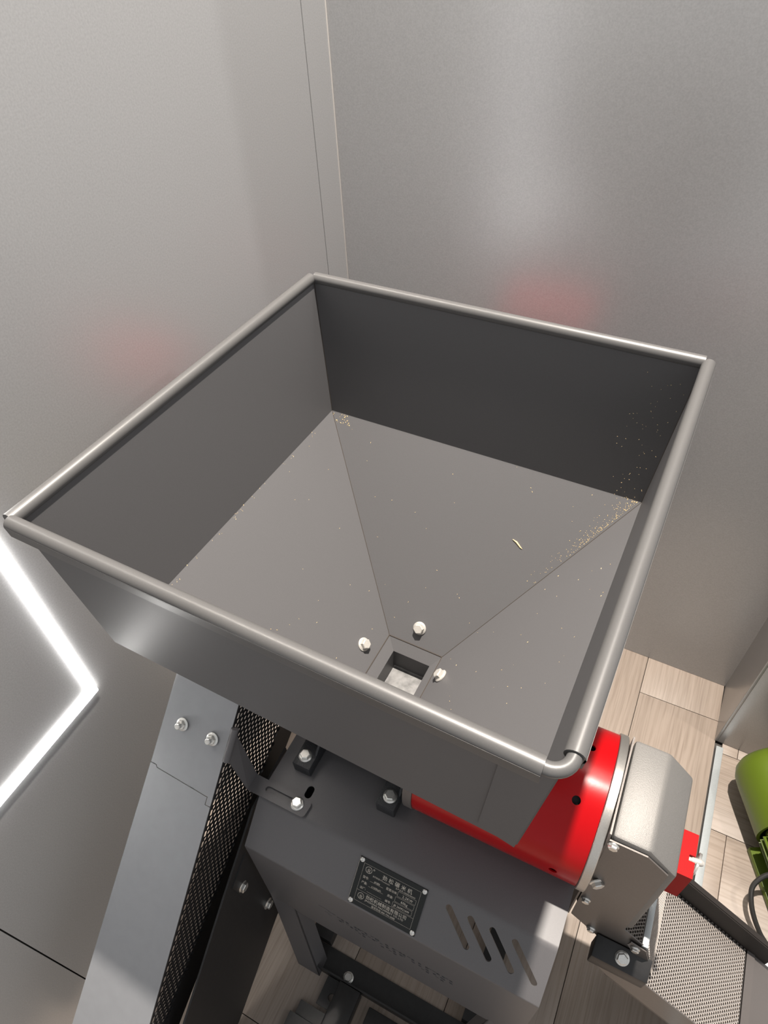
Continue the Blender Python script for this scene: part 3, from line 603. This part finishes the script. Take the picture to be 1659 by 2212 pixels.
hs = MB().tube([(0.3046, -0.0752, -0.2446), (0.3100, -0.0762, -0.2462), (0.3160, -0.0790, -0.2496), (0.3190, -0.0800, -0.2505)], [0.0004, 0.0012, 0.0009, 0.0002], 6)
ho = link('rice_husk', hs.mesh('rice_husk', M['husk'], Vector((0.3046, -0.0752, -0.2446)))); ho.location = (0.3046, -0.0752, -0.2446 + ZF)
tag(ho, 'single curved orange husk lying on the back slope of the hopper', 'husk')
# ------------------------------------------------------------------ green motor beyond the threshold
gm = bpy.data.objects.new('green_motor', None); COL.objects.link(gm)
tag(gm, 'green finned electric motor standing on the plank floor', 'motor')
ax = Vector((0.46, -0.888, 0)).normalized()
gm.location = (0.8304, 0.1142, 0); gm.rotation_euler.z = math.atan2(ax.y, ax.x) + math.pi / 2    # local -Y is the shaft axis, +X away from the machine
def G(name, mb, m, parent=gm, **k): return P(name, mb, m, parent, off=Vector((0, 0, 0)), **k)
cxm, czm, rm = 0.071, 0.098, 0.080
G('fan_cowl', MB().lathe([(0.150, 0.0001), (0.150, 0.050), (0.147, 0.062), (0.138, 0.072), (0.122, 0.079), (0.10, 0.0805), (0.0, 0.0805), (0.0, 0.074), (0.10, 0.074)], (cxm, 0, czm), (0, 1, 0), 64), M['green'], label='smooth rounded green fan cowl')
G('stator', MB().lathe([(0.0, 0.0001), (0.0, 0.062), (0.17, 0.062), (0.17, 0.0001)], (cxm, 0.004, czm), (0, -1, 0), 48), M['green'])
fin_me = MB().box(-0.0014, 0.0014, -0.168, -0.010, 0.060, 0.079).mesh('fin', M['green'])
for k in range(30):
    o = link('fin', fin_me, gm); o.location = (cxm, 0, czm); o.rotation_euler.y = 2 * math.pi * k / 30
G('base_plate', MB().box(0.0, 0.142, -0.165, 0.0, 0.001, 0.018), M['green'], bevel=0.002)
G('foot', MB().box(0.02, 0.045, -0.15, -0.03, 0.0185, 0.062).box(0.097, 0.122, -0.15, -0.03, 0.0185, 0.062), M['green'])
cb = MB(); pts = [(0.900, 0.040, 0.09), (0.878, 0.048, 0.10), (0.852, 0.045, 0.085), (0.8345, 0.022, 0.065), (0.8385, -0.004, 0.05), (0.857, -0.030, 0.03), (0.885, -0.05, 0.012), (0.95, -0.085, 0.0052), (1.1, -0.10, 0.0052)]
def catmull(ps, n=8):
    ps = [Vector(p) for p in ps]; out = []
    for i in range(len(ps) - 1):
        p0, p1, p2, p3 = ps[max(i - 1, 0)], ps[i], ps[i + 1], ps[min(i + 2, len(ps) - 1)]
        for k in range(n):
            t = k / n; out.append(0.5 * ((2 * p1) + (p2 - p0) * t + (2 * p0 - 5 * p1 + 4 * p2 - p3) * t * t + (3 * p1 - p0 - 3 * p2 + p3) * t ** 3))
    return out + [ps[-1]]
cab = link('power_cable', cb.tube(catmull(pts), 0.0046, 12).mesh('power_cable', M['rubber'], Vector((0.9, 0.04, 0)))); cab.location = (0.9, 0.04, 0)
tag(cab, 'black power cable looping out beside the green motor', 'cable')
# pale box and foam behind the tray's lower end
pb = bpy.data.objects.new('pale_machine_base', None); COL.objects.link(pb); pb.location = (1.0, -0.14, 0)
tag(pb, 'pale blue grey base box seen past the end of the mesh tray', 'box')
P('top_plate', MB().box(-0.150, 0.25, -0.046, 0.05, 0.094, 0.100), M['bluegrey'], pb, off=Vector((0, 0, 0)), bevel=0.001)
P('side_skirt', MB().box(-0.146, 0.246, -0.042, 0.046, 0.0005, 0.0935), M['olive'], pb, off=Vector((0, 0, 0)))
fb = link('foam_block', MB().box(-0.09, 0.12, -0.03, 0.03, 0.0005, 0.05).mesh('foam_block', M['foam'], bevel=0.004)); fb.location = (0.93, -0.265, 0)
tag(fb, 'white foam block on the floor below the tray end', 'foam block')
